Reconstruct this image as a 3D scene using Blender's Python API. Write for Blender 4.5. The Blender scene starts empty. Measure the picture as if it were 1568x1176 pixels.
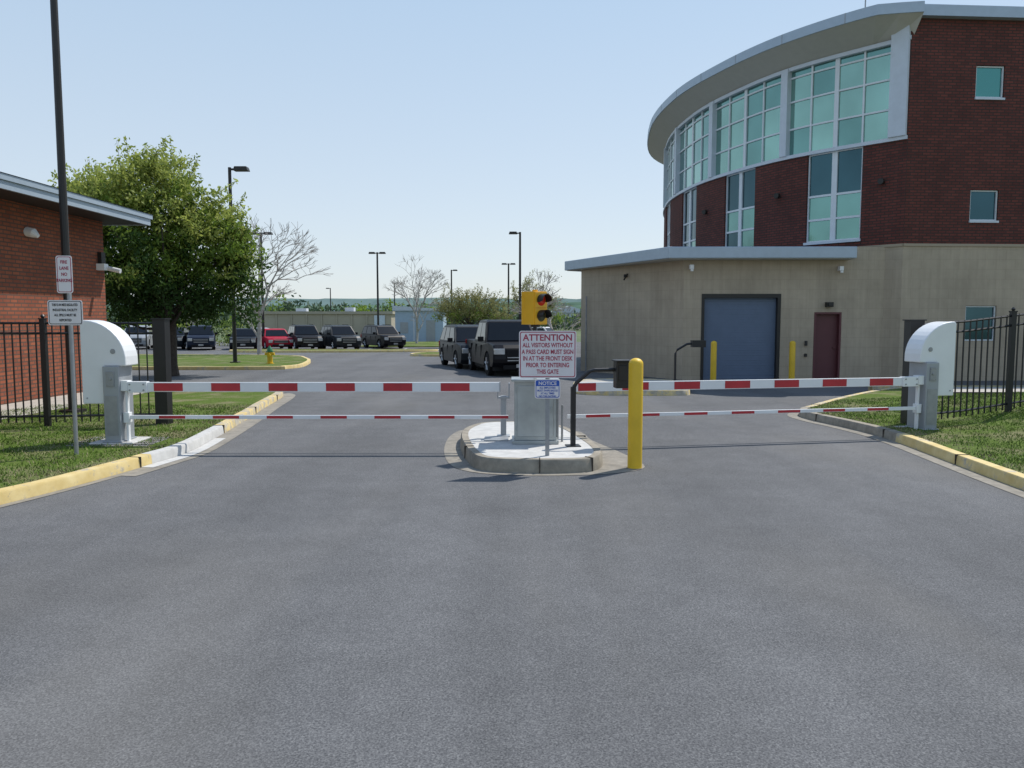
import bpy, bmesh, math, random
from mathutils import Vector, Matrix, noise
random.seed(7)
R=math.radians
scene=bpy.context.scene
coll=scene.collection

# ---------------------------------------------------------------- materials
def nmat(name):
    m=bpy.data.materials.new(name); m.use_nodes=True
    nt=m.node_tree; b=nt.nodes['Principled BSDF']
    return m,nt,b
def N(nt,t,**kw):
    n=nt.nodes.new(t)
    for k,v in kw.items(): setattr(n,k,v)
    return n
def coords(nt,kind='Object',scale=(1,1,1)):
    tc=N(nt,'ShaderNodeTexCoord'); mp=N(nt,'ShaderNodeMapping')
    mp.inputs['Scale'].default_value=scale
    nt.links.new(tc.outputs[kind],mp.inputs['Vector']); return mp.outputs['Vector']
def noi(nt,vec,scale,detail=3,rough=.5):
    n=N(nt,'ShaderNodeTexNoise'); n.inputs['Scale'].default_value=scale
    n.inputs['Detail'].default_value=detail; n.inputs['Roughness'].default_value=rough
    nt.links.new(vec,n.inputs['Vector']); return n.outputs['Fac']
def ramp(nt,fac,stops):
    r=N(nt,'ShaderNodeValToRGB'); nt.links.new(fac,r.inputs['Fac'])
    el=r.color_ramp.elements
    while len(el)<len(stops): el.new(.5)
    for e,(p,c) in zip(el,stops):
        e.position=p; e.color=(c[0],c[1],c[2],1) if not isinstance(c,(int,float)) else (c,c,c,1)
    return r.outputs['Color']
def mixc(nt,fac,a,b,mode='MIX'):
    m=N(nt,'ShaderNodeMix'); m.data_type='RGBA'; m.blend_type=mode
    def s(i,v):
        if isinstance(v,(int,float)): m.inputs[i].default_value=v if i==0 else (v,v,v,1)
        elif isinstance(v,tuple): m.inputs[i].default_value=(v[0],v[1],v[2],1)
        else: nt.links.new(v,m.inputs[i])
    s(0,fac); s(6,a); s(7,b); return m.outputs[2]
def bump(nt,b,h,strength=.3,dist=.01):
    bp=N(nt,'ShaderNodeBump'); bp.inputs['Strength'].default_value=strength
    bp.inputs['Distance'].default_value=dist
    nt.links.new(h,bp.inputs['Height']); nt.links.new(bp.outputs['Normal'],b.inputs['Normal'])
def setc(nt,b,c):
    if isinstance(c,tuple): b.inputs['Base Color'].default_value=(c[0],c[1],c[2],1)
    else: nt.links.new(c,b.inputs['Base Color'])
def simple(name,col,rough=.6,metal=0,var=.15,scale=4,spec=.5,coat=0,bmp=0):
    m,nt,b=nmat(name); v=coords(nt)
    f=noi(nt,v,scale,4,.6)
    lo=tuple(c*(1-var) for c in col); hi=tuple(min(1,c*(1+var)) for c in col)
    setc(nt,b,ramp(nt,f,[(.3,lo),(.7,hi)]))
    b.inputs['Roughness'].default_value=rough; b.inputs['Metallic'].default_value=metal
    b.inputs['Specular IOR Level'].default_value=spec
    b.inputs['Coat Weight'].default_value=coat
    if bmp: bump(nt,b,noi(nt,v,scale*8,4),bmp,.005)
    return m
M={}
m,nt,b=nmat('asphalt'); v=coords(nt)
fine=noi(nt,v,95,2,.8); c=ramp(nt,fine,[(.36,(.060,.061,.064)),(.5,(.118,.119,.122)),(.64,(.205,.205,.206))])
vo=N(nt,'ShaderNodeTexVoronoi'); vo.inputs['Scale'].default_value=120; nt.links.new(v,vo.inputs['Vector'])
c=mixc(nt,.42,c,ramp(nt,vo.outputs['Color'],[(.15,(.055,.056,.06)),(.55,(.12,.121,.124)),(.95,(.25,.25,.245))]))
big=noi(nt,v,.28,4,.6); c=mixc(nt,1.0,c,ramp(nt,big,[(.3,.86),(.7,1.13)]),'MULTIPLY')
med=noi(nt,v,2.6,4,.65); c=mixc(nt,1.0,c,ramp(nt,med,[(.35,.92),(.7,1.07)]),'MULTIPLY')
trk=noi(nt,coords(nt,'Object',(1.1,.07,1)),1.0,3); c=mixc(nt,1.0,c,ramp(nt,trk,[(.38,.90),(.62,1.05)]),'MULTIPLY')
tan=noi(nt,coords(nt,'Object',(.5,.16,1)),.9,3); c=mixc(nt,ramp(nt,tan,[(.5,0.0),(.8,.35)]),c,(.19,.175,.15))
setc(nt,b,c); b.inputs['Roughness'].default_value=.92; b.inputs['Specular IOR Level'].default_value=.25
bump(nt,b,fine,.2,.003); M['asphalt']=m
def lawnmat(name):
    m,nt,b=nmat(name); v=coords(nt)
    f=noi(nt,v,26,4,.7); c=ramp(nt,f,[(.3,(.055,.085,.015)),(.55,(.10,.15,.028)),(.75,(.17,.20,.06))])
    g=noi(nt,v,1.1,5,.65); c=mixc(nt,ramp(nt,g,[(.48,0.0),(.66,.8)]),c,(.23,.20,.12))
    setc(nt,b,c); b.inputs['Roughness'].default_value=.95; b.inputs['Specular IOR Level'].default_value=.1
    bump(nt,b,f,.6,.03); return m
M['lawn']=lawnmat('lawn_turf')
m,nt,b=nmat('field'); v=coords(nt)
setc(nt,b,ramp(nt,noi(nt,v,.05,5),[(.3,(.05,.09,.03)),(.7,(.13,.15,.06))])); b.inputs['Roughness'].default_value=1; M['field']=m
M['blade']=simple('grass_blade',(.115,.185,.032),.85,var=.45,scale=1.5,spec=.08)
M['straw']=simple('dry_grass',(.30,.26,.15),.9,var=.3,scale=3,spec=.08)
def concrete(name,col,stain=.5,var=.12):
    m,nt,b=nmat(name); v=coords(nt)
    c=ramp(nt,noi(nt,v,7,5,.65),[(.3,tuple(x*(1-var) for x in col)),(.7,tuple(x*(1+var) for x in col))])
    c=mixc(nt,ramp(nt,noi(nt,v,2.1,5,.7),[(.5,0.0),(.75,stain)]),c,tuple(x*.5 for x in col))
    setc(nt,b,c); b.inputs['Roughness'].default_value=.85; bump(nt,b,noi(nt,v,60,3),.3,.004); return m
M['concrete']=concrete('concrete',(.42,.39,.34)); M['concrete_white']=concrete('concrete_bright',(.52,.51,.485),.35)
M['concrete_old']=concrete('concrete_stained',(.29,.255,.20),.7,.25); M['apron']=concrete('concrete_apron',(.25,.225,.185),.6,.25)
def yellow_kerb(name,wear):
    m,nt,b=nmat(name); v=coords(nt)
    y=ramp(nt,noi(nt,v,5,4),[(.3,(.56,.41,.15)),(.7,(.70,.56,.27))])
    cc=ramp(nt,noi(nt,v,9,4),[(.3,(.31,.28,.23)),(.7,(.46,.43,.37))])
    c=mixc(nt,ramp(nt,noi(nt,v,3.5,9,.75),[(wear,0.0),(wear+.08,.9)]),y,cc)
    c=mixc(nt,ramp(nt,noi(nt,v,14,6,.8),[(.6,0.0),(.68,.55)]),c,(.20,.17,.12))
    setc(nt,b,c)
    b.inputs['Roughness'].default_value=.8; bump(nt,b,noi(nt,v,50,3),.3,.004); return m
M['ykerb']=yellow_kerb('kerb_yellow_paint',.54); M['ykerb_worn']=yellow_kerb('kerb_worn_paint',.46)
def brick(name,c1,c2,mort,w=.22,h=.078,ms=.011,wash=.8):
    m,nt,b=nmat(name); v=coords(nt,'UV')
    t=N(nt,'ShaderNodeTexBrick'); nt.links.new(v,t.inputs['Vector'])
    t.inputs['Color1'].default_value=(*c1,1); t.inputs['Color2'].default_value=(*c2,1); t.inputs['Mortar'].default_value=(*mort,1)
    t.inputs['Scale'].default_value=1; t.inputs['Brick Width'].default_value=w; t.inputs['Row Height'].default_value=h
    t.inputs['Mortar Size'].default_value=ms; t.inputs['Bias'].default_value=0
    c=mixc(nt,1.0,t.outputs['Color'],ramp(nt,noi(nt,v,.6,4,.7),[(.3,wash+.04),(.7,1.12)]),'MULTIPLY')
    c=mixc(nt,1.0,c,ramp(nt,noi(nt,coords(nt,'UV',(3,.12,1)),2.2,4,.7),[(.3,wash+.08),(.7,1.07)]),'MULTIPLY')
    setc(nt,b,c); b.inputs['Roughness'].default_value=.88; b.inputs['Specular IOR Level'].default_value=.3; bump(nt,b,t.outputs['Fac'],-.4,.01); return m
M['brick']=brick('brick_red_brown',(.175,.050,.038),(.110,.034,.028),(.055,.035,.03),.24,.086,.016)
M['brick_orange']=brick('brick_orange',(.36,.11,.055),(.26,.075,.042),(.13,.075,.055),.24,.082,.015)
M['block']=brick('beige_block',(.445,.37,.275),(.43,.357,.265),(.385,.32,.235),.6,.3,.007,.80)
M['metal_trim']=simple('trim_metal_light',(.55,.60,.66),.5,.1,.05)
M['roof_metal']=simple('roof_fascia_metal',(.38,.45,.52),.45,.3,.05)
M['soffit']=simple('soffit_panel',(.48,.46,.41),.7,var=.04)
M['frame']=simple('window_frame_light',(.66,.70,.73),.5,.1,.03)
def glass(name,col,metal=.8,rough=.07):
    m,nt,b=nmat(name); v=coords(nt)
    setc(nt,b,ramp(nt,noi(nt,v,.45,3),[(.35,tuple(x*.85 for x in col)),(.65,tuple(x*1.12 for x in col))]))
    b.inputs['Metallic'].default_value=metal; b.inputs['Roughness'].default_value=rough
    bump(nt,b,noi(nt,v,.7,2),.10,.05); return m
M['glass_top']=glass('glass_teal_light',(.27,.46,.40)); M['glass_dark']=glass('glass_teal_dark',(.045,.10,.12))
M['glass_mid']=glass('glass_teal_mid',(.17,.33,.30)); M['glass_win']=glass('glass_teal_window',(.10,.30,.28))
M['white']=simple('white_paint',(.78,.79,.79),.4,var=.03,coat=.2); M['red']=simple('red_reflective',(.45,.025,.035),.45,var=.12)
M['grey_paint']=simple('grey_paint',(.34,.36,.38),.45,.2,.07); M['steel']=simple('stainless_steel',(.36,.39,.39),.38,.55,.16,3)
M['galv']=simple('galvanised_post',(.32,.33,.34),.5,.5,.1,9); M['black']=simple('black_metal',(.012,.012,.013),.45,var=.2)
M['bronze']=simple('dark_bronze',(.022,.02,.018),.5,.1,.1)
M['yellow']=simple('safety_yellow',(.74,.47,.02),.5,var=.10,coat=.1,scale=2.5); M['sigyellow']=simple('signal_yellow',(.80,.42,.02),.4,var=.06)
M['sigred']=simple('signal_red_lens',(.65,.02,.01),.2); M['lensdark']=simple('dark_lens',(.05,.05,.03),.2)
M['signwhite']=simple('sign_white',(.74,.70,.70),.5,var=.04); M['signred']=simple('sign_red',(.38,.03,.07),.5); M['signblue']=simple('sign_blue',(.02,.09,.42),.5)
M['signblack']=simple('sign_text_black',(.02,.02,.02),.6)
M['bluedoor']=simple('roller_door_blue',(.12,.165,.245),.55,.0,.06); M['reddoor']=simple('maroon_door',(.11,.03,.035),.5,var=.06)
M['bark']=simple('bark',(.06,.048,.037),.95,var=.35,scale=12,bmp=.5); M['bark_pale']=simple('bark_pale',(.38,.35,.32),.95,var=.25,scale=8)
def leafmat(name,col,tr=.45):
    m,nt,b=nmat(name); v=coords(nt)
    c=ramp(nt,noi(nt,v,1.3,3),[(.3,tuple(x*.75 for x in col)),(.7,tuple(x*1.3 for x in col))])
    setc(nt,b,c); b.inputs['Roughness'].default_value=.6; b.inputs['Specular IOR Level'].default_value=.25
    t=N(nt,'ShaderNodeBsdfTranslucent'); nt.links.new(c,t.inputs['Color'])
    mx=N(nt,'ShaderNodeMixShader'); mx.inputs[0].default_value=tr
    nt.links.new(b.outputs[0],mx.inputs[1]); nt.links.new(t.outputs[0],mx.inputs[2])
    nt.links.new(mx.outputs[0],nt.nodes['Material Output'].inputs['Surface']); return m
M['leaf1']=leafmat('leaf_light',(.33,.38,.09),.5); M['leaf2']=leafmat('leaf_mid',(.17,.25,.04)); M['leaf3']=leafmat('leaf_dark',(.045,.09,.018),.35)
M['leaf_ol']=leafmat('leaf_olive',(.24,.24,.09)); M['leaf_far']=leafmat('leaf_far',(.075,.115,.065),.15)
M['hill']=simple('hill_forest',(.08,.13,.095),1,var=.45,scale=.04,spec=0); M['hill2']=simple('hill_far_haze',(.14,.20,.19),1,var=.2,scale=.01,spec=0)  # far ridge: distance haze put into its pale base colour
M['tire']=simple('tyre_rubber',(.014,.014,.014),.9,spec=.2); M['rim']=simple('alloy_rim',(.40,.41,.42),.4,.6)
M['carglass']=simple('car_glass',(.010,.012,.014),.12,0,.1,spec=.35); M['lamp']=simple('headlamp',(.50,.51,.51),.15,.2,coat=.5)
M['tail']=simple('tail_lamp',(.35,.01,.01),.2); M['plastic']=simple('black_plastic',(.014,.014,.015),.7,spec=.15)
def carpaint(name,c): return simple(name,c,.42,0,.04,coat=.08,spec=.18)
M['p_black']=carpaint('paint_black',(.006,.006,.008)); M['p_char']=carpaint('paint_charcoal',(.012,.016,.021)); M['p_red']=carpaint('paint_red',(.38,.01,.03))
M['p_navy']=carpaint('paint_navy',(.014,.022,.042)); M['p_silver']=carpaint('paint_silver',(.30,.32,.34)); M['p_white']=carpaint('paint_white',(.7,.7,.7))
M['tanwall']=simple('tan_wall',(.40,.35,.27),.8,var=.1,scale=.4); M['shed']=simple('shed_siding',(.36,.46,.56),.7,var=.06)
M['green']=simple('hydrant_green',(.02,.16,.07),.45)
M['paint_line']=simple('road_marking_white',(.6,.6,.58),.7,var=.2,scale=8)

# ---------------------------------------------------------------- mesh builder
class MB:
    def __init__(s): s.v=[];s.f=[];s.mi=[];s.uv={}
    def add(s,vs,fs,mi=0,uvs=None):
        o=len(s.v); s.v+= [tuple(p) for p in vs]
        for k,f in enumerate(fs):
            if uvs: s.uv[len(s.f)]=uvs[k]
            s.f.append(tuple(i+o for i in f)); s.mi.append(mi)
    def box(s,a,b,mi=0,rot=None,c=None):
        x0,y0,z0=a;x1,y1,z1=b
        vs=[Vector(p) for p in((x0,y0,z0),(x1,y0,z0),(x1,y1,z0),(x0,y1,z0),(x0,y0,z1),(x1,y0,z1),(x1,y1,z1),(x0,y1,z1))]
        if rot is not None:
            c=Vector(c) if c else Vector(((x0+x1)/2,(y0+y1)/2,(z0+z1)/2))
            vs=[c+rot@(p-c) for p in vs]
        s.add(vs,[(0,3,2,1),(4,5,6,7),(0,1,5,4),(1,2,6,5),(2,3,7,6),(3,0,4,7)],mi)
    def tube(s,pts,rad,n=8,mi=0,cap=True):
        pts=[Vector(p) for p in pts]
        if isinstance(rad,(int,float)): rad=[rad]*len(pts)
        rings=[]
        for i,p in enumerate(pts):
            d=(pts[min(i+1,len(pts)-1)]-pts[max(i-1,0)]).normalized()
            a=d.cross(Vector((0,0,1)) if abs(d.z)<.9 else Vector((1,0,0))).normalized(); c=d.cross(a)
            rings.append([p+(a*math.cos(t)+c*math.sin(t))*rad[i] for t in[2*math.pi*k/n for k in range(n)]])
        vs=[q for r in rings for q in r]; fs=[]
        for i in range(len(pts)-1):
            for k in range(n):
                k2=(k+1)%n; fs.append((i*n+k,i*n+k2,(i+1)*n+k2,(i+1)*n+k))
        if cap: fs+= [tuple(range(n-1,-1,-1)),tuple((len(pts)-1)*n+k for k in range(n))]
        s.add(vs,fs,mi)
    def prism(s,poly,axis,a,b,mi=0,topf=None):
        def P(p,t):
            return (p[0],t,p[1]) if axis=='y' else (p[0],p[1],t) if axis=='z' else (t,p[0],p[1])
        n=len(poly); vs=[P(p,a) for p in poly]+[P(p,b) for p in poly]
        fs=[tuple(range(n)),tuple(range(2*n-1,n-1,-1))]+[(i,i+n,(i+1)%n+n,(i+1)%n) for i in range(n)]
        s.add(vs,fs,mi)
    def build(s,name,mats,parent=None,bevel=0,smooth=False,world=False,fix=True):
        me=bpy.data.meshes.new(name); me.from_pydata(s.v,[],s.f)
        if not isinstance(mats,(list,tuple)): mats=[mats]
        for m in mats: me.materials.append(m)
        me.polygons.foreach_set('material_index',s.mi)
        if s.uv:
            ul=me.uv_layers.new(name='UVMap')
            for p in me.polygons:
                u=s.uv.get(p.index)
                if u:
                    for k,li in enumerate(p.loop_indices): ul.data[li].uv=u[k]
        if fix and len(s.f)<6000:
            bm=bmesh.new(); bm.from_mesh(me); bmesh.ops.recalc_face_normals(bm,faces=bm.faces); bm.to_mesh(me); bm.free()
        if smooth:
            me.polygons.foreach_set('use_smooth',[True]*len(me.polygons))
            try: me.set_sharp_from_angle(angle=R(35))
            except Exception: pass
        o=bpy.data.objects.new(name,me); coll.objects.link(o)
        if parent:
            o.parent=parent
            if world: o.location=-parent.location
        if bevel:
            md=o.modifiers.new('bevel','BEVEL'); md.width=bevel; md.segments=2; md.limit_method='ANGLE'; md.angle_limit=R(40)
        return o
def group(name,loc,rz=0):
    e=bpy.data.objects.new(name,None); e.location=loc; e.rotation_euler=(0,0,rz); e.empty_display_size=.3
    coll.objects.link(e); return e
def text(body,size,loc,mat,parent,rot=(R(90),0,0),sx=1,name='lettering',bold=.022):
    cu=bpy.data.curves.new(name,'FONT'); cu.body=body; cu.size=size; cu.align_x='CENTER'; cu.align_y='CENTER'; cu.extrude=.0008; cu.offset=size*bold
    o=bpy.data.objects.new(name,cu); cu.materials.append(mat); coll.objects.link(o)
    o.location=loc; o.rotation_euler=rot; o.scale=(sx,1,1); o.parent=parent; return o
def cr(pts,n=6,closed=False):
    out=[];L=len(pts); P=[Vector(p) for p in pts]
    rng=range(L) if closed else range(L-1)
    for i in rng:
        if closed: a,b,c,d=P[(i-1)%L],P[i],P[(i+1)%L],P[(i+2)%L]
        else: a,b,c,d=P[max(i-1,0)],P[i],P[i+1],P[min(i+2,L-1)]
        for k in range(n):
            t=k/n
            out.append(.5*((2*b)+(c-a)*t+(2*a-5*b+4*c-d)*t*t+(3*b-a-3*c+d)*t**3))
    if not closed: out.append(P[-1])
    return out
# ---------------------------------------------------------------- terrain
def zg(y):
    if y<12: return 0.
    if y<60: return -.0105*(y-12)
    if y<110: return -.504-.006*(y-60)
    return -.804
def sst(t): t=max(0,min(1,t)); return t*t*(3-2*t)
def rise(x,y): return .34*sst((x-6.4)/4.4)*(1-sst((y-14.5)/4.5))*sst((y-1)/6)
YK=[12,60,110]
def sheet(name,poly,zf,mat,xs=(),ys=YK,parent=None):
    bm=bmesh.new(); bm.faces.new([bm.verts.new((p[0],p[1],0)) for p in poly])
    bmesh.ops.triangulate(bm,faces=bm.faces)
    for x in xs: bmesh.ops.bisect_plane(bm,geom=bm.verts[:]+bm.edges[:]+bm.faces[:],plane_co=(x,0,0),plane_no=(1,0,0))
    for y in ys: bmesh.ops.bisect_plane(bm,geom=bm.verts[:]+bm.edges[:]+bm.faces[:],plane_co=(0,y,0),plane_no=(0,1,0))
    for v in bm.verts: v.co.z=zf(v.co.x,v.co.y)
    bmesh.ops.recalc_face_normals(bm,faces=bm.faces)
    for f in bm.faces:
        if f.normal.z<0: f.normal_flip()
    me=bpy.data.meshes.new(name); bm.to_mesh(me); bm.free(); me.materials.append(mat)
    o=bpy.data.objects.new(name,me); coll.objects.link(o)
    if parent: o.parent=parent; o.location=-parent.location
    return o
sheet('ground',[(-3500,-60),(3500,-60),(3500,4500),(-3500,4500)],lambda x,y:zg(y)-.03,M['field'])
sheet('asphalt_road',[(-75,-20),(60,-20),(60,78),(-75,78)],lambda x,y:zg(y),M['asphalt'])
def offset(path,d,closed=False):
    out=[];n=len(path)
    for i,p in enumerate(path):
        a=path[(i-1)%n] if closed else path[max(i-1,0)]; b=path[(i+1)%n] if closed else path[min(i+1,n-1)]
        t=(Vector(b[:2])-Vector(a[:2])).normalized(); out.append(Vector((p[0]-t.y*d,p[1]+t.x*d)))
    return out
def kerb(name,path,side,mat,h=.13,w=.16,closed=False,parent=None,world=False):
    mb=MB(); o0=path; o1=offset(path,side*.03,closed); o2=offset(path,side*w,closed)
    n=len(path); vs=[]
    for i in range(n):
        z=zg(path[i][1]); e=.006*noise.noise(Vector((path[i][0]*2,path[i][1]*2,0)))
        vs+= [(o0[i][0],o0[i][1],z-.05),(o0[i][0]*.5+o1[i][0]*.5,o0[i][1]*.5+o1[i][1]*.5,z+h-.022+e),(o1[i][0],o1[i][1],z+h+e),(o2[i][0],o2[i][1],z+h+e),(o2[i][0],o2[i][1],z-.05)]
    fs=[]
    for i in range(n if closed else n-1):
        j=(i+1)%n
        for k in range(4): fs.append((i*5+k,i*5+k+1,j*5+k+1,j*5+k))
    if not closed: fs+= [(0,1,2,3,4),tuple((n-1)*5+k for k in(4,3,2,1,0))]
    mb.add(vs,fs); return mb.build(name,mat,smooth=True,parent=parent,world=world)
def joints(path,side,h,w,spacing,parent=None):
    # thin dark expansion joints across a kerb
    mb=MB(); acc=0
    o1=offset(path,-side*.004); o2=offset(path,side*(w+.003))
    for i in range(1,len(path)-1):
        acc+=(Vector(path[i])-Vector(path[i-1])).length
        if acc>=spacing and 4<path[i][1]<22:
            acc=0; t=(Vector(path[i+1])-Vector(path[i-1])).normalized()*.006; z=zg(path[i][1])
            a=Vector(o1[i]);b=Vector(o2[i])
            vs=[(a-t),(a+t),(b+t),(b-t)]
            mb.add([(q.x,q.y,z) for q in vs]+[(q.x,q.y,z+h+.006) for q in vs],[(0,1,2,3),(4,5,6,7),(0,1,5,4),(1,2,6,5),(2,3,7,6),(3,0,4,7)])
    mb.build('kerb_joints',M['bark'],parent)
def gutter(name,path,side,mat,w=.35,zo=.005):
    o=offset(path,-side*w); n=len(path); vs=[];fs=[]
    for i in range(n):
        vs+= [(path[i][0],path[i][1],zg(path[i][1])+zo),(o[i][0],o[i][1],zg(o[i][1])+zo)]
    for i in range(n-1): fs.append((2*i,2*i+1,2*i+3,2*i+2))
    mb=MB(); mb.add(vs,fs); return mb.build(name,mat)
Lp=cr([(-7.2,2.6),(-5.8,5.4),(-5.05,7.65),(-4.75,8.7),(-4.52,9.9),(-4.42,11),(-4.75,13.8),(-5.15,16.5),(-5.5,19.0),(-5.85,19.9),(-6.7,20.3),(-12,20.4),(-34,20.4)],5)
a=next(i for i,p in enumerate(Lp) if p.y>9.75); c_=next(i for i,p in enumerate(Lp) if p.y>12.2)
kerb('kerb',Lp[:a+1],1,M['ykerb']); kerb('kerb',Lp[a:c_+1],1,M['concrete_white']); kerb('kerb',Lp[c_:],1,M['ykerb_worn'])
joints(Lp,1,.13,.16,2.4)
gutter('gutter',Lp[a-3:46],1,M['apron'],.28)
gutter('gutter',Lp[:a-3+1],1,M['apron'],.10)
gutter('gutter',Lp[a-1:c_],1,M['concrete_white'],.16,.009)
Lin=offset(Lp,.15)
fr=lambda a,b,s:[a+i*s for i in range(int((b-a)/s)+1)]
lawnL=[(p.x,p.y) for p in Lin]+[(-34,2.6)]
sheet('lawn',lawnL,lambda x,y:zg(y)+.115,M['lawn'])
Rp=cr([(5.2,-3),(5.32,4),(5.45,8.35),(5.68,11.7),(5.62,13.1),(5.42,14.4),(5.5,15.2),(6.05,16),(7.4,17.8),(8.95,19.6),(10.2,20.6),(12,21),(40,21)],5)
a2=next(i for i,p in enumerate(Rp) if p.y>11.6); a3=next(i for i,p in enumerate(Rp) if p.y>15.5)
kerb('kerb',Rp[:a2+1],-1,M['ykerb']); kerb('kerb',Rp[a2:a3+1],-1,M['concrete_old']); kerb('kerb',Rp[a3:],-1,M['ykerb_worn'])
joints(Rp,-1,.13,.16,2.0)
gutter('gutter',Rp[:a3],-1,M['apron'],.20)
Rin=offset(Rp,-.15)
lawnR=[(p.x,p.y) for p in Rin]+[(40,-3)]
sheet('lawn',lawnR,lambda x,y:zg(y)+.115+rise(x,y),M['lawn'],xs=fr(5.8,13,.4),ys=fr(0,21,.8)+[12])
sheet('sidewalk',[(-10.28,6),(-8.7,6),(-8.7,20.2),(-10.28,20.2)],lambda x,y:zg(y)+.122,M['concrete'])
sheet('sidewalk',[(9.2,18.6),(38,18.6),(38,20.3),(10.6,20.3)],lambda x,y:zg(y)+.15+rise(x,y),M['concrete'],xs=fr(9.5,12,.5),ys=[19.0,19.3,19.8])
def inpoly(x,y,poly):
    c=False;n=len(poly);j=n-1
    for i in range(n):
        xi,yi=poly[i];xj,yj=poly[j]
        if (yi>y)!=(yj>y) and x<(xj-xi)*(y-yi)/(yj-yi)+xi: c=not c
        j=i
    return c
def blades(name,poly,bx,by,n,zf,edge):
    vs=[];fs=[];mi=[];k=0
    while k<n:
        x=random.uniform(*bx);y=random.uniform(*by)
        if not inpoly(x,y,poly): continue
        g=noise.noise(Vector((x*1.3,y*1.3,0)))+.5*noise.noise(Vector((x*4,y*4,2)))
        z=zf(x,y);h=random.uniform(.015,.045)*(1 if g>-.2 else .75); a=random.uniform(0,6.28); w=random.uniform(.005,.009)
        if g>.25 and random.random()<.7: k+=1; continue
        dx,dy=math.cos(a)*w,math.sin(a)*w; lx,ly=random.gauss(0,.02),random.gauss(0,.02)
        dry=random.random()<(.14+.45*max(0,g)+(.45 if edge(x,y)<.35 else 0))
        o=len(vs); vs+= [(x-dx,y-dy,z-.005),(x+dx,y+dy,z-.005),(x+lx,y+ly,z+h)]; fs.append((o,o+1,o+2)); mi.append(1 if dry else 0); k+=1
    mb=MB(); mb.v=vs; mb.f=fs; mb.mi=mi; return mb.build(name,[M['blade'],M['straw']],fix=False)
def edist(path):
    q=[(p.x,p.y) for p in path if 4<p.y<18]
    return lambda x,y:min(((x-a)**2+(y-b)**2) for a,b in q)**.5
blades('grass',lawnL,(-9.5,-4.6),(6,16),52000,lambda x,y:zg(y)+.115,edist(Lin))
blades('grass',lawnR,(5.5,10.5),(6.5,17),52000,lambda x,y:zg(y)+.115+rise(x,y),edist(Rin))

def island(pts,mat,top,name='traffic_island',h=.13):
    p=cr(pts,4,True); g=group(name,(pts[0][0],pts[0][1],zg(pts[0][1])))
    kerb('kerb_edge',p,1,mat,h=h,closed=True,parent=g,world=True)
    q=offset(p,.15,True); sheet('island_top',[(a.x,a.y) for a in q],lambda x,y:zg(y)+h-.012,top,parent=g); return g
island([(-45,30.6),(-25,30.6),(-10.5,30.6),(-8.9,31.4),(-8.7,33.5),(-10,39),(-13,43),(-25,44),(-45,44)],M['ykerb'],M['lawn'])
island([(-17.5,50.2),(-12,50.0),(-7,51.0),(-4.9,52.6),(-6,53.3),(-10,53),(-17.5,53)],M['ykerb'],M['lawn'])
island([(-5.6,44.2),(-3.0,43.6),(-2.4,44.2),(-2.8,47),(-5.2,47.4)],M['ykerb'],M['lawn'])
island([(1.9,19.6),(3.9,19.4),(4.5,20.0),(4.7,23.3),(2.2,23.6),(1.6,21)],M['ykerb_worn'],M['concrete'])
sheet('lawn',[(-12,62),(-2,62),(2,70),(2,77),(-13,77)],lambda x,y:zg(y)+.06,M['lawn'])
mk=MB()
for i in range(12):
    x=-28.2+i*2.55
    mk.add([(x,53.5,zg(53.5)+.006),(x+.1,53.5,zg(53.5)+.006),(x+.1,58.8,zg(58.8)+.006),(x,58.8,zg(58.8)+.006)],[(0,1,2,3)])
mk.build('parking_markings',M['paint_line'])

# ---------------------------------------------------------------- gate island
gi=group('gate_island',(0.2,11,0))
ip=cr([(-.72,12.1),(-.74,11.2),(-.58,10.1),(-.38,9.5),(.1,9.32),(.66,9.32),(1.02,9.48),(1.16,10.1),(1.04,11.2),(.8,12.3),(.45,12.8),(-.4,12.8)],5,True)
kerb('kerb_edge',ip,1,M['concrete_old'],h=.165,w=.12,closed=True,parent=gi,world=True)
q=offset(ip,.11,True); sheet('island_top',[(a.x,a.y) for a in q],lambda x,y:.159,M['concrete_white'],parent=gi)
ap=cr([(-.93,12.5),(-.96,11.2),(-.80,9.95),(-.5,9.4),(.05,9.18),(.70,9.18),(1.25,9.32),(1.64,9.7),(1.52,10.6),(1.2,11.8),(.95,12.9),(-.6,13)],4,True)
sheet('stained_apron',[(a.x,a.y) for a in ap],lambda x,y:.005,M['apron'],parent=gi)
mb=MB()
for i in (9,22,29,40,52):
    p=ip[i]; pi=offset(ip,.122,True)[i]; po=offset(ip,-.004,True)[i]; d=Vector((pi.x-po.x,pi.y-po.y)).normalized(); t=Vector((-d.y,d.x))*.006
    vs=[Vector((po.x,po.y))-t,Vector((po.x,po.y))+t,Vector((pi.x,pi.y))+t,Vector((pi.x,pi.y))-t]
    mb.add([(q.x,q.y,0) for q in vs]+[(q.x,q.y,.172) for q in vs],[(0,1,2,3),(4,5,6,7),(0,1,5,4),(1,2,6,5),(2,3,7,6),(3,0,4,7)])
mb.build('kerb_joints',M['bark'],gi,world=True)
mb=MB(); mb.box((-.38,10.75,.155),(-.05,11.15,.172)); mb.build('junction_cover',M['galv'],gi,world=True)
IT=.159
cab=group('control_cabinet',(.32,10.72,IT))
mb=MB(); mb.box((-.29,-.22,.05),(.27,.22,.84)); mb.box((-.33,-.26,.835),(.31,.26,.865)); mb.box((-.32,-.25,0),(.30,.25,.05))
mb.box((-.25,-.232,.10),(.23,-.2195,.78)); mb.box((.19,-.25,.42),(.21,-.231,.5))
for z in(.18,.68): mb.box((-.262,-.24,z),(-.245,-.222,z+.06))
mb.build('steel_housing',M['steel'],cab,bevel=.006)
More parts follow.
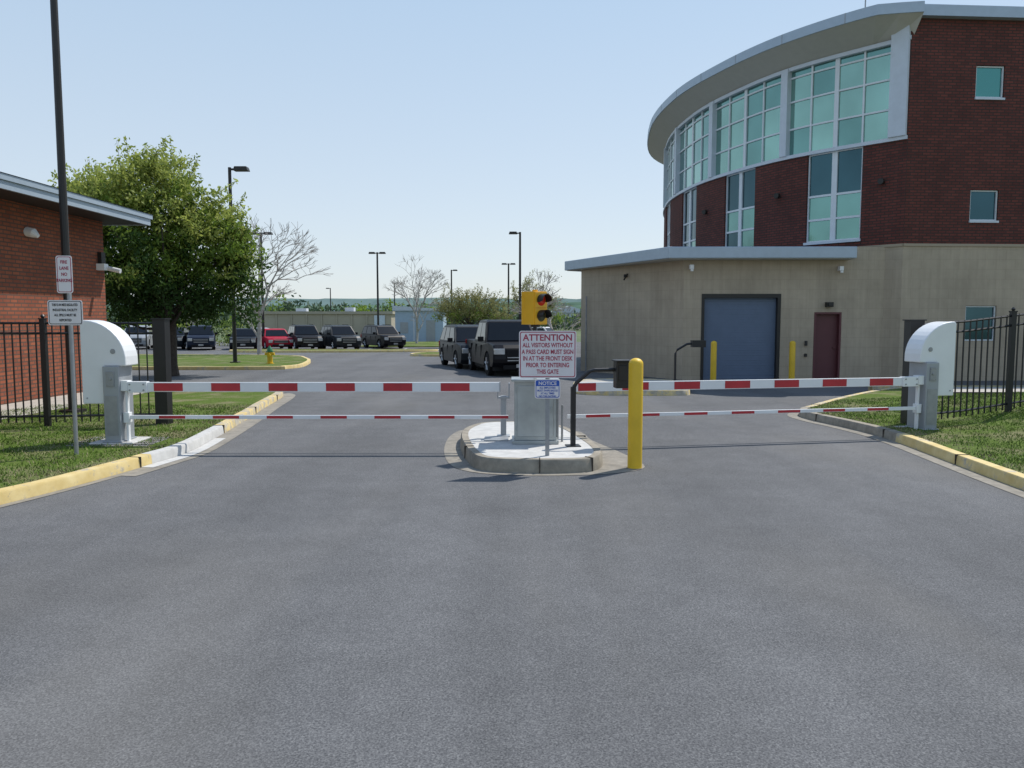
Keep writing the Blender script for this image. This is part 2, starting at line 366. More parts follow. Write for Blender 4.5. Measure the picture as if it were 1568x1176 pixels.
mb=MB(); mb.tube([(.30,.1,0),(.30,.1,.82)],.02); mb.tube([(.36,.0,0),(.36,.0,.5)],.015); mb.build('conduit',M['galv'],cab,smooth=True)
rp=group('arm_rest_post',(-.12,11.2,IT))
mb=MB(); mb.box((-.04,-.03,0),(.04,.03,.58)); mb.box((-.09,-.05,.54),(.09,.05,.57)); mb.box((-.09,-.05,.57),(-.07,.05,.76)); mb.box((.07,-.05,.57),(.09,.05,.76)); mb.box((-.09,-.09,0),(.09,.09,.02))
mb.build('rest_fork',M['grey_paint'],rp,bevel=.004)

# attention sign
sg=group('attention_sign',(.43,9.6,IT-.025),R(-1))
mb=MB(); mb.box((-.025,.012,0),(.025,.018,1.50)); mb.box((-.025,.018,0),(-.019,.04,1.50)); mb.box((.019,.018,0),(.025,.04,1.50)); mb.build('channel_post',M['galv'],sg)
def signplate(g,cx,cz,w,h,border,y=0,bw=.008,face=None):
    mb=MB()
    def rr(w,h,r=.03):
        pts=[]
        for (sx,sz,a0) in((1,-1,-90),(1,1,0),(-1,1,90),(-1,-1,180)):
            for k in range(5):
                a=R(a0+k*22.5); pts.append((cx+sx*(w/2-r)+r*math.cos(a),cz+sz*(h/2-r)+r*math.sin(a)))
        return pts
    mb.prism(rr(w,h),'y',y-.002,y+.002,0); mb.prism(rr(w-.024,h-.024,.022),'y',y-.0035,y-.002,1); mb.prism(rr(w-.024-2*bw,h-.024-2*bw,.018),'y',y-.005,y-.0035,0)
    for z in(-1,1): mb.tube([(cx,y-.009,cz+z*(h/2-.035)),(cx,y-.005,cz+z*(h/2-.035))],.007,8,0)
    return mb.build('sign_plate',[face or M['signwhite'],border],g)
signplate(sg,0,1.262,.69,.57,M['signred'],bw=.010)
for k,(t,s) in enumerate([('ATTENTION',.108),('ALL VISITORS WITHOUT',.074),('A PASS CARD MUST SIGN',.074),('IN AT THE FRONT DESK',.074),('PRIOR TO ENTERING',.074),('THIS GATE',.074)]):
    text(t,s,(0,-.0062,1.462-(0 if k==0 else .010)-k*.080),M['signred'],sg,sx=.74 if k else .98)
signplate(sg,.0,.845,.31,.235,M['signblue'])
mb=MB(); mb.box((-.135,-.0075,.88),(.135,-.005,.945)); mb.build('sign_header',M['signblue'],sg)
text('NOTICE',.06,(.0,-.0085,.912),M['signwhite'],sg)
for k,t in enumerate(['ALL EMPLOYEES','MUST SWIPE BADGE','AT ALL TIMES','NO TAILGATING']): text(t,.032,(.0,-.0062,.858-k*.034),M['signblue'],sg,sx=.85)

# traffic signal
ts=group('traffic_signal',(.31,10.75,1.01),R(42))
mb=MB(); mb.tube([(0,0,0),(0,0,.74)],.025,8,1); mb.tube([(0,0,.70),(0,0,.735)],.06,10,1)
mb.box((-.12,-.10,.735),(.12,.14,1.175)); mb.box((-.11,-.12,.745),(.11,-.10,.950));mb.box((-.11,-.12,.960),(.11,-.10,1.165))
mb.tube([(0,0,1.175),(0,0,1.20)],.035,10,0); mb.box((-.125,.09,.74),(.125,.095,1.17),0)
for z in(.85,1.06):
    n=14; vs=[];fs=[]
    for i in range(n+1):
        a=R(-20+i*220/n)
        for (r,y) in((.080,-.12),(.083,-.12-(.12 if 0<i<n else .05))):
            vs.append((r*math.cos(a),y,z+r*math.sin(a)))
    for i in range(n): fs.append((2*i,2*i+1,2*i+3,2*i+2))
    mb.add(vs,fs,1)
    mb.tube([(0,-.118,z),(0,-.128,z),(0,-.135,z)],[.078,.072,.04],16,2 if z>1 else 3)
mb.build('signal_head',[M['sigyellow'],M['black'],M['sigred'],M['lensdark']],ts,bevel=.004)

def bollard(x,y,h,r,z=0):
    g=group('bollard',(x,y,z)); mb=MB()
    pts=[(0,0,0),(0,0,h-r)];rad=[r,r]
    for k in range(1,7): a=R(k*15); pts.append((0,0,h-r+r*math.sin(a)*.8)); rad.append(max(.004,r*math.cos(a)))
    mb.tube(pts,rad,24); mb.build('post',M['yellow'],g,smooth=True)
    mb=MB(); mb.tube([(0,0,0),(0,0,.012)],r*1.12,20); mb.build('base_collar',M['concrete_old'],g)
bollard(1.5,9.62,1.37,.088); bollard(6.08,24.0,1.27,.09,zg(24)); bollard(8.45,24.0,1.27,.09,zg(24))

def reader(x,y,z,rz,H=.86):
    g=group('card_reader_stand',(x,y,z),rz); mb=MB()
    mb.box((-.03,-.03,0),(.03,.03,H)); mb.box((-.09,-.09,0),(.09,.09,.012))
    mb.tube([(0,0,H-.02),(.04,0,H+.05),(.22,0,H+.20),(.28,0,H+.215),(.62,0,H+.22)],.026,8); mb.build('gooseneck',M['black'],g)
    mb=MB(); mb.box((.55,-.10,H-.02),(.74,.06,H+.33)); mb.box((.53,-.17,H+.33),(.76,.08,H+.35)); mb.box((.58,-.112,H+.08),(.70,-.10,H+.28)); mb.build('reader_box',M['black'],g,bevel=.006)
reader(.80,10.35,IT,R(8),.78)
g=group('card_reader_stand',(4.35,21.2,zg(21.2)+.12)); mb=MB(); mb.tube([(0,0,0),(0,0,.85),(.05,0,.95),(.3,0,1.1),(.45,0,1.12)],.03,8); mb.box((.42,-.12,1.02),(.78,.1,1.2)); mb.box((-.1,-.1,0),(.1,.1,.015)); mb.build('gooseneck',M['black'],g)

# ---------------------------------------------------------------- barrier gates
def barrier(x,y,z,rz,s,length,ph=.55):
    g=group('barrier_gate',(x,y,z),rz)
    def X(a,b): return (min(s*a,s*b),max(s*a,s*b))
    def bx(mb,a,b,y0,y1,z0,z1,mi=0):
        u,v=X(a,b); mb.box((u,y0,z0),(v,y1,z1),mi)
    mb=MB(); bx(mb,-.60,.55,-.38,.5,-.05,.135); bx(mb,-.30,.28,-.28,.33,.135,.16); mb.build('concrete_pad',M['concrete_white'],g,bevel=.01)
    arc=[(-.42,.68),(-.42,1.79),(-.40,1.825)]+[(-.38+.57*math.sin(R(t)),1.27+.555*math.cos(R(t))) for t in range(4,91,8)]+[(.19,1.2),(-.10,1.2),(-.10,.68)]
    mb=MB(); mb.prism([(s*p[0],p[1]) for p in arc],'y',-.15,.22); mb.build('counterweight_cover',M['white'],g,bevel=.015)
    mb=MB(); mb.tube([(s*.02,-.158,1.40),(s*.02,-.15,1.40)],.035,16); bx(mb,-.36,-.345,-.158,-.15,.75,.77); mb.build('cover_badge',M['galv'],g)
    mb=MB(); bx(mb,-.11,.11,-.2,.2,.16,1.20); bx(mb,-.14,.13,-.23,.23,.16,.18); mb.build('operator_cabinet',M['grey_paint'],g,bevel=.01)
    mb=MB(); bx(mb,-.06,.05,-.212,-.199,.92,1.13); bx(mb,-.085,.08,-.206,-.199,.25,.8); mb.tube([(s*0,-.225,1.03),(s*0,-.2,1.03)],.022,12)
    for zz in(.95,1.10):
        mb.tube([(s*-.045,-.218,zz),(s*-.045,-.2,zz)],.01,8); mb.tube([(s*.035,-.218,zz),(s*.035,-.2,zz)],.01,8)
    mb.build('access_panel',M['galv'],g,bevel=.003)
    mb=MB(); bx(mb,.11,.2,-.16,-.02,.86,1.0); bx(mb,.2,.46,-.15,-.05,.835,.985); bx(mb,.12,.20,-.14,-.04,.42,.56); bx(mb,.15,.18,-.12,-.06,.14,.86); mb.build('arm_bracket',M['white'],g,bevel=.005)
    mb=MB()
    for (a,zz) in((.23,.87),(.23,.95),(.42,.87),(.42,.95)): mb.tube([(s*a,-.16,zz),(s*a,-.15,zz)],.012,8)
    mb.build('bracket_bolts',M['galv'],g)
    mb=MB(); bx(mb,.3,length,-.125,-.075,.845,.975); bx(mb,.2,length+.12,-.115,-.085,.468,.52)
    mb.build('arm',M['white'],g,bevel=.004)
    mb=MB(); d=ph
    while d<length-.2:
        e=min(d+.395,length-.03); bx(mb,d,e,-.1285,-.125,.856,.964); bx(mb,d,e,-.075,-.0715,.856,.964)
        d+=.785
    d=ph+.05
    while d<length-.2:
        bx(mb,d,d+.36,-.1175,-.115,.475,.513); d+=.74
    mb.build('red_bands',M['red'],g)
    mb=MB(); bx(mb,length,length+.012,-.13,-.07,.84,.98); mb.build('arm_end',M['grey_paint'],g)
barrier(-5.45,10.98,-.02,0,1,5.28)
barrier(6.40,12.35,-.05,R(10.8),-1,5.62,.62)

g=group('fire_lane_sign',(-5.5,9.95,.1),R(6))
mb=MB(); mb.tube([(0,0,0),(0,0,2.5)],.026,10); mb.build('pole',M['galv'],g,smooth=True)
pl=signplate(g,-.03,2.27,.19,.46,M['signred'],y=-.035)
for k,t in enumerate(['FIRE','LANE','NO','PARKING']): text(t,.055,(-.03,-.042,2.42-k*.075),M['signred'],g,sx=.8)
signplate(g,-.04,1.80,.41,.31,M['signblack'],y=-.035)
for k,t in enumerate(['THIS IS AN MDE REGULATED','INDUSTRIAL FACILITY','ALL SPILLS MUST BE','REPORTED']): text(t,.042,(-.04,-.042,1.895-k*.063),M['signblack'],g,sx=.70 if k else .56)

# ---------------------------------------------------------------- fences
def fence(pts,zf,posts,h=1.66,name='iron_fence'):
    g=group(name,(pts[0][0],pts[0][1],zf(*pts[0]))); mb=MB()
    for a,b in zip(pts[:-1],pts[1:]):
        A=Vector(a);B=Vector(b);L=(B-A).length; n=max(1,int(L/.118)); ang=math.atan2((B-A).y,(B-A).x); rot=Matrix.Rotation(ang,3,'Z')
        for i in range(n+1):
            p=A+(B-A)*i/n; z=zf(p.x,p.y)
            mb.box((p.x-.009,p.y-.009,z+.06),(p.x+.009,p.y+.009,z+h),rot=rot)
        m=max(1,int(L/.8))
        for zz in(.16,h-.18,h-.02):
            mb.tube([ (A.x+(B.x-A.x)*i/m,A.y+(B.y-A.y)*i/m,zf(A.x+(B.x-A.x)*i/m,A.y+(B.y-A.y)*i/m)+zz) for i in range(m+1)],.019,4)
    mb.build('pickets',M['black'],g,world=True); mb=MB()
    for (x,y,w) in posts:
        z=zf(x,y); mb.box((x-w,y-w,z-.05),(x+w,y+w,z+h+.04)); mb.box((x-w*1.2,y-w*1.2,z+h+.04),(x+w*1.2,y+w*1.2,z+h+.06))
        if w<.05: mb.tube([(x,y,z+h+.06),(x,y,z+h+.09),(x,y,z+h+.12)],[.02,.035,.012],8)
    mb.build('posts',M['black'],g,world=True)
zl=lambda x,y:zg(y)+.115
fence([(-13,12.2),(-7.4,12.6),(-5.78,12.9)],zl,[(-7.4,12.6,.04),(-10.0,12.4,.04),(-5.68,12.92,.10)])
zr=lambda x,y:zg(y)+.095+rise(x,y)
fence([(6.6,12.9),(8.4,13.4),(10.8,14.0),(14,15)],zr,[(6.50,12.9,.11),(8.4,13.4,.04),(10.8,14,.04)])

# ---------------------------------------------------------------- street lamps
def lamp(x,y,H,heads,r=.09,z=None,arm=.55):
    z=zg(y) if z is None else z
    g=group('street_lamp',(x,y,z)); mb=MB()
    mb.tube([(0,0,.0),(0,0,H)],[r,r*.75],12); mb.box((-.17,-.17,.0),(.17,.17,.06)); mb.build('pole',M['bronze'],g)
    mb=MB(); mb.tube([(0,0,-.3),(0,0,.0)],.28,16); mb.build('footing',M['concrete'],g)
    mb=MB()
    for s in heads:
        mb.box((min(0,s*arm*.5),-.04,H-.12),(max(0,s*arm*.5),.04,H-.04)); a,b=sorted((s*arm*.35,s*(arm*.35+.62)))
        mb.prism([(a,H-.15),(b,H-.15),(b-.06,H+.02),(a+.06,H+.02)],'y',-.19,.19)
    mb.build('lamp_head',M['bronze'],g,bevel=.01)
lamp(-8.1,14.6,9.2,[1],.075,zl(0,14.6)); lamp(-11.9,34.2,8.25,[1],.09,zg(34.2)+.1); lamp(-17.6,56.5,8.2,[1,-1],.10); lamp(-12.9,77,8.6,[-1,1],.11)
lamp(.58,58,8.4,[-1],.10); lamp(-.4,93,8.7,[1,-1],.12); lamp(-8,106,8.8,[1],.12); lamp(-22,150,9,[1],.12,-.8); lamp(-34,150,8,[-1],.12,-.8)
g=group('fire_hydrant',(-10.1,33.2,zg(33.2)+.11)); mb=MB()
mb.tube([(0,0,0),(0,0,.04),(0,0,.041),(0,0,.5)],[.16,.16,.11,.11],14); mb.tube([(-.2,0,.42),(.2,0,.42)],.055,10); mb.tube([(0,-.2,.38),(0,0,.38)],.075,10)
mb.tube([(0,0,.5),(0,0,.54),(0,0,.541),(0,0,.64),(0,0,.70),(0,0,.76)],[.15,.15,.12,.10,.05,.03],14,1); mb.build('body',[M['yellow'],M['green']],g,smooth=True)

# ---------------------------------------------------------------- buildings helpers
class Path:
    def __init__(s,pts,sgn=1):
        s.p=[Vector(q[:2]) for q in pts]; s.sgn=sgn; s.c=[0]
        for a,b in zip(s.p[:-1],s.p[1:]): s.c.append(s.c[-1]+(b-a).length)
        s.L=s.c[-1]
    def at(s,u,d=0):
        i=0; n=len(s.p)
        while i<n-2 and s.c[i+1]<u: i+=1
        a,b=s.p[i],s.p[i+1]; L=(b-a).length; t=(u-s.c[i])/L; p=a+(b-a)*t
        def tan(k):
            q=(s.p[min(k+1,n-1)]-s.p[max(k-1,0)]); return q.normalized()
        tt=(tan(i)*(1-t)+tan(i+1)*t).normalized(); nrm=Vector((-tt.y,tt.x))*s.sgn
        return p+nrm*d
def wall(mb,P,u0,u1,z0,z1,ops,mi=0,step=1.0,depth=.12,uoff=0):
    us={u0,u1};zs={z0,z1}
    for o in ops: us|={o[0],o[1]}; zs|={o[2],o[3]}
    us=sorted(u for u in us if u0<=u<=u1); zs=sorted(z for z in zs if z0<=z<=z1); fu=[]
    for a,b in zip(us[:-1],us[1:]):
        n=max(1,math.ceil((b-a)/step)); fu+= [a+(b-a)*k/n for k in range(n)]
    fu.append(us[-1])
    def V(u,z,d=0): q=P.at(u,d); return (q.x,q.y,z)
    for a,b in zip(fu[:-1],fu[1:]):
        for c,d in zip(zs[:-1],zs[1:]):
            um,zm=(a+b)/2,(c+d)/2
            if any(o[0]<um<o[1] and o[2]<zm<o[3] for o in ops): continue
            mb.add([V(a,c),V(b,c),V(b,d),V(a,d)],[(0,1,2,3)],mi,[[(a+uoff,c),(b+uoff,c),(b+uoff,d),(a+uoff,d)]])
    for o in ops:
        a,b,c,d=o[:4]; w=-depth
        if b>u1+.01 or a<u0-.01: continue
        mb.add([V(a,c),V(a,c,w),V(a,d,w),V(a,d)],[(0,1,2,3)],mi,[[(a,c),(a+depth,c),(a+depth,d),(a,d)]])
        mb.add([V(b,c),V(b,c,w),V(b,d,w),V(b,d)],[(0,1,2,3)],mi,[[(b,c),(b+depth,c),(b+depth,d),(b,d)]])
        n=max(1,math.ceil((b-a)/step))
        for k in range(n):
            p,q=a+(b-a)*k/n,a+(b-a)*(k+1)/n
            for z in(c,d): mb.add([V(p,z),V(q,z),V(q,z,w),V(p,z,w)],[(0,1,2,3)],mi,[[(p,z),(q,z),(q,z+.1),(p,z+.1)]])
def bar(mb,P,u0,u1,z0,z1,d0,d1,mi=0,step=.8):
    n=max(1,math.ceil((u1-u0)/step)); vs=[];fs=[]
    for k in range(n+1):
        u=u0+(u1-u0)*k/n
        for d,z in((d0,z0),(d1,z0),(d1,z1),(d0,z1)): q=P.at(u,d); vs.append((q.x,q.y,z))
    for k in range(n):
        for j in range(4): j2=(j+1)%4; fs.append((k*4+j,k*4+j2,k*4+4+j2,k*4+4+j))
    fs+= [(0,1,2,3),tuple(n*4+j for j in(3,2,1,0))]
    mb.add(vs,fs,mi)
def pane(mb,P,u0,u1,z0,z1,d,mi=0,step=.8):
    n=max(1,math.ceil((u1-u0)/step))
    for k in range(n):
        a,b=u0+(u1-u0)*k/n,u0+(u1-u0)*(k+1)/n; p=P.at(a,d);q=P.at(b,d)
        mb.add([(p.x,p.y,z0),(q.x,q.y,z0),(q.x,q.y,z1),(p.x,p.y,z1)],[(0,1,2,3)],mi)

# ---------------------------------------------------------------- curved brick building
cb=group('brick_office_building',(16,30,-.2))
wp=cr([(11.9,24.5),(9.6,27.3),(8.35,30.1),(7.5,33.7),(7.45,38.8),(8.85,45.4),(12.5,51)],8); PC=Path(wp,1); PF=Path([(11.9,24.5),(26,25.45)],-1)
LG=4.05; SL=7.2; GT=10.08; TOP=11.0
wins=[(1.35,3.25),(5.6,7.5),(9.9,11.8),(14.2,16.1),(18.5,20.4)]
mb=MB()
wall(mb,PC,.42,PC.L,LG,SL,[(a,b,4.3,7.2) for a,b in wins],0,.6,.14)
wall(mb,PC,0,.42,LG,SL,[],0,.6)
fw=[(2.06,2.96,8.43,9.38),(2.06,2.96,4.77,5.7),(5.6,6.5,8.43,9.38),(5.6,6.5,4.77,5.7),(9.1,10,8.43,9.38),(9.1,10,4.77,5.7)]
bw_=[(2.08,3.08,1.1,2.19),(5.6,6.6,1.1,2.19),(9.1,10.1,1.1,2.19)]
wall(mb,PF,0,PF.L,LG,TOP-.12,fw,0,20,.14,.11); wall(mb,PC,0,.05,SL,TOP-.2,[],0)
mb.build('brick_walls',M['brick'],cb,world=True)
mb=MB(); wall(mb,PC,0,PC.L,-.5,LG,[],0,.6); wall(mb,PF,0,PF.L,-.5,LG,bw_,0,20,.14)
mb.build('block_base',M['block'],cb,world=True)
mb=MB(); bar(mb,PC,0,PC.L,LG-.06,LG+.02,-.02,.035); bar(mb,PF,0,PF.L,LG-.06,LG+.02,-.02,.033,step=20)
mb.build('stone_ledge',M['block'],cb,world=True)
rnd=random.Random(3)
def glazing(P,u0,u1,z0,z1,cols,rows,d,kinds,fr=.05,mid=None):
    for i in range(cols):
        a=u0+(u1-u0)*i/cols;b=u0+(u1-u0)*(i+1)/cols
        for j in range(len(rows)-1): pane(mbg,P,a,b,z0+(z1-z0)*rows[j],z0+(z1-z0)*rows[j+1],d+rnd.uniform(-.006,.006),kinds(i,j))
    for i in range(cols+1):
        u=u0+(u1-u0)*i/cols; w=fr*.5 if not(mid and i==mid) else fr*1.3
        bar(mbf,P,max(u0,u-w),min(u1,u+w),z0,z1,d-.03,d+.05)
    for j,r in enumerate(rows):
        z=z0+(z1-z0)*r; bar(mbf,P,u0,u1,max(z0,z-fr*.5),min(z1,z+fr*.5),d-.03,d+.045)
mbg=MB();mbf=MB()
edges=[.42,4.2,8.5,12.8,17.1,21.4,PC.L]
for a,b in zip(edges[:-1],edges[1:]):
    glazing(PC,a+.1,b-.1,SL+.06,GT,4,[0,.32,.64,.92],-.10,lambda i,j:0 if rnd.random()<.7 else 2,.055,2)
    pane(mbg,PC,a+.1,b-.1,SL+.06+(GT-SL-.06)*.92,GT,-.10,2)
for a,b in wins: glazing(PC,a+.02,b-.02,4.32,SL-.02,2,[0,.25,.52,1],-.11,lambda i,j:(2 if rnd.random()<.75 else 1) if j<2 else 1,.07,1)
for o in fw+bw_: glazing(PF,o[0]+.01,o[1]-.01,o[2]+.01,o[3]-.01,1,[0,1],-.10,lambda i,j:3 if o[2]>8 else 1,.07)
mbg.build('window_glass',[M['glass_top'],M['glass_dark'],M['glass_mid'],M['glass_win']],cb,world=True)
mbf.build('window_frames',M['frame'],cb,world=True)
mb=MB()
bar(mb,PC,.0,PC.L,SL-.02,SL+.09,-.14,.06)
for u in edges[1:-1]: bar(mb,PC,u-.14,u+.14,SL+.09,GT+.1,-.14,.10)
bar(mb,PC,.03,.55,SL+.09,TOP-.3,-.1,.12)
bar(mb,PC,.0,PC.L,GT,GT+.12,-.13,.05)
for a,b in wins: bar(mb,PC,a-.03,b+.03,4.23,4.31,-.12,.05)
for o in fw: bar(mb,PF,o[0]-.02,o[1]+.02,o[2]-.06,o[2]+.003,-.1,.04,step=20)
mb.build('metal_trim',M['metal_trim'],cb,world=True)
rp_=cr([(12.0,23.95),(10.75,24.25),(8.84,26.7),(7.5,29.8),(6.6,33.6),(6.57,38.9),(8.0,45.8),(12,52)],8)
rp_[0:8]=[Vector((12.0,24.0)),Vector((11.4,24.1))]
back=[Vector((26,53)),Vector((26,25.2))]
poly=[(p.x,p.y) for p in rp_]+[(p.x,p.y) for p in back]+[(12.0,24.27)]
mb=MB(); mb.prism(poly,'z',TOP-.30,TOP)
mb.prism([(12.0,24.44),(12.0,24.30),(26,25.25),(26,25.6)],'z',TOP-.119,TOP+.03)
mb.build('roof_slab',M['roof_metal'],cb,world=True)
mb=MB(); n=48
PR=Path(rp_,1)
vs=[];fs=[]
for k in range(n+1):
    a=PR.at(PR.L*k/n,-.04); b=PC.at(PC.L*k/n,-.1)
    vs+= [(a.x,a.y,TOP-.301),(b.x,b.y,GT+.08)]
for k in range(n): fs.append((2*k,2*k+1,2*k+3,2*k+2))
mb.add(vs,fs); mb.build('soffit',M['soffit'],cb,world=True)
mb=MB(); nseg=14
for k in range(1,nseg):
    u=PR.L*k/nseg; bar(mb,PR,u-.012,u+.012,TOP-.3,TOP+.002,-.02,.006)
mb.build('fascia_joints',M['galv'],cb,world=True)
mb=MB()
for u in(.7,4.4,8.9): q=PC.at(u,.03); mb.tube([(q.x,q.y,6.0),(q.x-.1,q.y-.1,6.0)],.09,12)
mb.build('wall_louvres',M['bronze'],cb,world=True)
mb=MB(); mb.prism([(26,25.7),(12.2,24.75),(12,30),(12,50),(26,52)],'z',-.4,TOP-.31); mb.build('core',M['bronze'],cb,world=True)
mb=MB(); mb.tube([(11,25.7,TOP),(11,25.7,TOP+.9)],.02,6)
mb.build('roof_mast',M['galv'],cb,world=True)

# ---------------------------------------------------------------- garage annex
ga=group('garage_annex',(5.35,25,zg(25)))
PA=Path([(2.6,30.1),(5.35,25)],-1); PB=Path([(5.35,25),(11.6,24.9)],-1); PD=Path([(7.6,36),(2.6,30.1)],-1)
mb=MB(); wall(mb,PA,0,PA.L,-.6,3.62,[],0,20); wall(mb,PD,0,PD.L,-.6,3.62,[],0,20)
wall(mb,PB,0,5.05,-.6,3.62,[(.62,2.97,-.16,2.5),(4.1,4.9,-.16,1.95)],0,20,.22)
wall(mb,PB,5.05,PB.L,-.6,4.0,[],0,20); mb.build('block_walls',M['block'],ga,world=True)
mb=MB()
zz=-.16
while zz<2.48:
    bar(mb,PB,.66,2.93,zz,zz+.066,-.2,-.155,step=9); bar(mb,PB,.66,2.93,zz+.066,zz+.08,-.2,-.175,step=9); zz+=.08
mb.build('roller_door',M['bluedoor'],ga,world=True)
mb=MB(); bar(mb,PB,.57,.66,-.16,2.56,-.21,.02,step=9); bar(mb,PB,2.93,3.03,-.16,2.56,-.21,.02,step=9); bar(mb,PB,.57,3.03,2.44,2.56,-.20,.022,step=9); mb.build('door_frame',M['bronze'],ga,world=True)
mb=MB(); bar(mb,PB,4.12,4.88,-.16,1.93,-.2,-.15,step=9); mb.build('entry_door',M['reddoor'],ga,world=True)
mb=MB(); bar(mb,PB,4.08,4.14,-.16,1.99,-.2,.015,step=9);bar(mb,PB,4.86,4.92,-.16,1.99,-.2,.015,step=9);bar(mb,PB,4.14,4.86,1.93,1.99,-.2,.014,step=9); bar(mb,PB,4.74,4.80,.85,.9,-.15,-.1); mb.build('entry_frame',M['reddoor'],ga,world=True)
mb=MB(); mb.prism([(2.02,30.9),(4.75,24.42),(10.45,24.35),(10.45,27),(8.2,34),(7.6,36.6),(6.8,36.6)],'z',3.62,3.97); mb.build('roof_slab',M['roof_metal'],ga,world=True,bevel=.02)
mb=MB(); mb.prism([(2.12,30.85),(4.8,24.5),(10.4,24.43),(10.4,26),(7,35)],'z',3.60,3.62); mb.build('eave_underside',M['soffit'],ga,world=True)
mb=MB()
for (x,y,z) in((5.55,24.9,3.4),(10.15,24.85,3.35)): mb.box((x-.06,y-.14,z-.08),(x+.06,y+.05,z+.05)); mb.tube([(x,y-.14,z-.09),(x,y-.14,z-.15)],.05,8)
mb.build('cctv_cameras',M['white'],ga,world=True)
mb=MB(); mb.box((9.75,24.75,2.15),(9.95,24.95,2.3)); mb.box((9.78,24.70,2.19),(9.92,24.75,2.27)); mb.box((9.15,24.87,.95),(9.22,24.93,1.1)); mb.box((9.15,24.87,.6),(9.22,24.93,.7)); mb.box((3.85,27.55,3.2),(4.05,27.7,3.3)); mb.tube([(3.95,27.5,3.3),(3.8,27.2,3.1)],.03,6)
mb.build('wall_lights',M['bronze'],ga,world=True)
mb=MB(); mb.tube([(2.75,29.6,-.3),(2.75,29.6,2.6)],.03,6); mb.build('downpipe',M['galv'],ga,world=True)

# ---------------------------------------------------------------- left brick building
lb=group('brick_gatehouse',(-10.3,20.3,0)); PW=Path([(-10.3,6),(-10.3,20.3)],-1); PX=Path([(-10.3,20.3),(-24,20.3)],-1)
mb=MB(); wall(mb,PW,0,PW.L,-.3,4.22,[],0,20); wall(mb,PX,0,PX.L,-.3,4.22,[],0,20); mb.build('brick_walls',M['brick_orange'],lb,world=True)
mb=MB(); mb.prism([(-9.32,5),(-9.32,20.95),(-25,20.95),(-25,5)],'z',4.36,4.47); mb.prism([(-9.36,5),(-9.36,20.9),(-9.42,20.9),(-9.42,5)],'z',4.20,4.359); mb.prism([(-9.421,20.9),(-9.421,20.84),(-25,20.84),(-25,20.9)],'z',4.20,4.359)
mb.add([(-9.3,5,4.48),(-9.3,21,4.48),(-25,21,6.0),(-25,5,6.0)],[(0,1,2,3)])
mb.build('roof_fascia',M['roof_metal'],lb,world=True)
mb=MB(); mb.box((-25,5,4.223),(-9.425,20.83,4.262)); mb.build('eave_soffit',M['bronze'],lb,world=True)
mb=MB(); mb.box((-10.3,19.9,3.0),(-10.1,20.1,3.16)); mb.tube([(-10.05,20.0,3.05),(-9.75,20.0,2.98)],.06,10); mb.tube([(-10.3,17.1,3.65),(-10.15,17.1,3.62),(-10.05,17.1,3.55)],[.1,.1,.04],12); mb.build('cctv_cameras',M['white'],lb,world=True)
mb=MB(); mb.box((-10.3,19.98,3.16),(-10.2,20.18,3.45)); mb.build('wall_light',M['bronze'],lb,world=True)

# ---------------------------------------------------------------- distant low buildings
g=group('warehouse',(-20,92,-.7)); mb=MB(); mb.box((-28.5,90,-1),(-13.6,98,2.15)); mb.box((-28.7,89.8,2.15),(-13.4,98.2,2.45))
for i in range(9): mb.box((-28.3+i*1.7,89.9,-.6),(-28.15+i*1.7,90,2.15),0)
mb.build('walls',M['tanwall'],g,world=True)
mb=MB(); mb.box((-15.5,89.85,-.8),(-14.3,89.95,2.0)); mb.box((-19,91,2.45),(-18,92,2.9)); mb.box((-24.6,91,2.45),(-23.4,92,2.8)); mb.build('vents',M['metal_trim'],g,world=True)
g=group('utility_shed',(-9,81,-.6)); mb=MB(); mb.box((-11.7,80,-1),(-6.9,84,2.45)); mb.build('walls',M['shed'],g,world=True)
mb=MB(); mb.prism([(-11.95,2.45),(-6.65,2.45),(-6.65,2.6),(-11.95,2.95)],'y',79.8,84.2); mb.box((-9.9,79.95,-.6),(-9.75,80,2.45)); mb.build('roof',M['metal_trim'],g,world=True)
mb=MB(); mb.box((-8.6,79.96,-.6),(-7.7,79.99,1.5)); mb.box((-11.2,79.96,.2),(-10.4,79.99,1.3)); mb.build('door',M['grey_paint'],g,world=True)
g=group('farm_building',(18,230,-1)); mb=MB(); mb.box((11,230,-1),(22,240,3)); mb.box((-62,260,-1),(-48,270,4)); mb.prism([(10.5,3),(22.5,3),(16.5,5)],'y',229.5,240.5); mb.build('walls',M['metal_trim'],g,world=True)

def ridge(name,rows,mat,sd):
    vs=[];fs=[];nx=420
    for j,(yy,base,amp) in enumerate(rows):
        for i in range(nx+1):
            x=-1700+3400*i/nx
            h=base+amp*(noise.noise(Vector((x*.004,yy*.01,sd)))*1.6+noise.noise(Vector((x*.05,yy*.01,3)))*.5+noise.noise(Vector((x*.19,yy*.01,5)))*.25)
            vs.append((x,yy,h if amp else base))
    for j in range(len(rows)-1):
        for i in range(nx): a=j*(nx+1)+i; fs.append((a,a+1,a+nx+2,a+nx+1))
    mb=MB(); mb.add(vs,fs); mb.build(name,mat)
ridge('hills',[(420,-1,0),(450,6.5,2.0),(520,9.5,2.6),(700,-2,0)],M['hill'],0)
ridge('hills',[(800,-1,0),(900,22,4.5),(1200,26,6),(1300,-2,0)],M['hill2'],7)

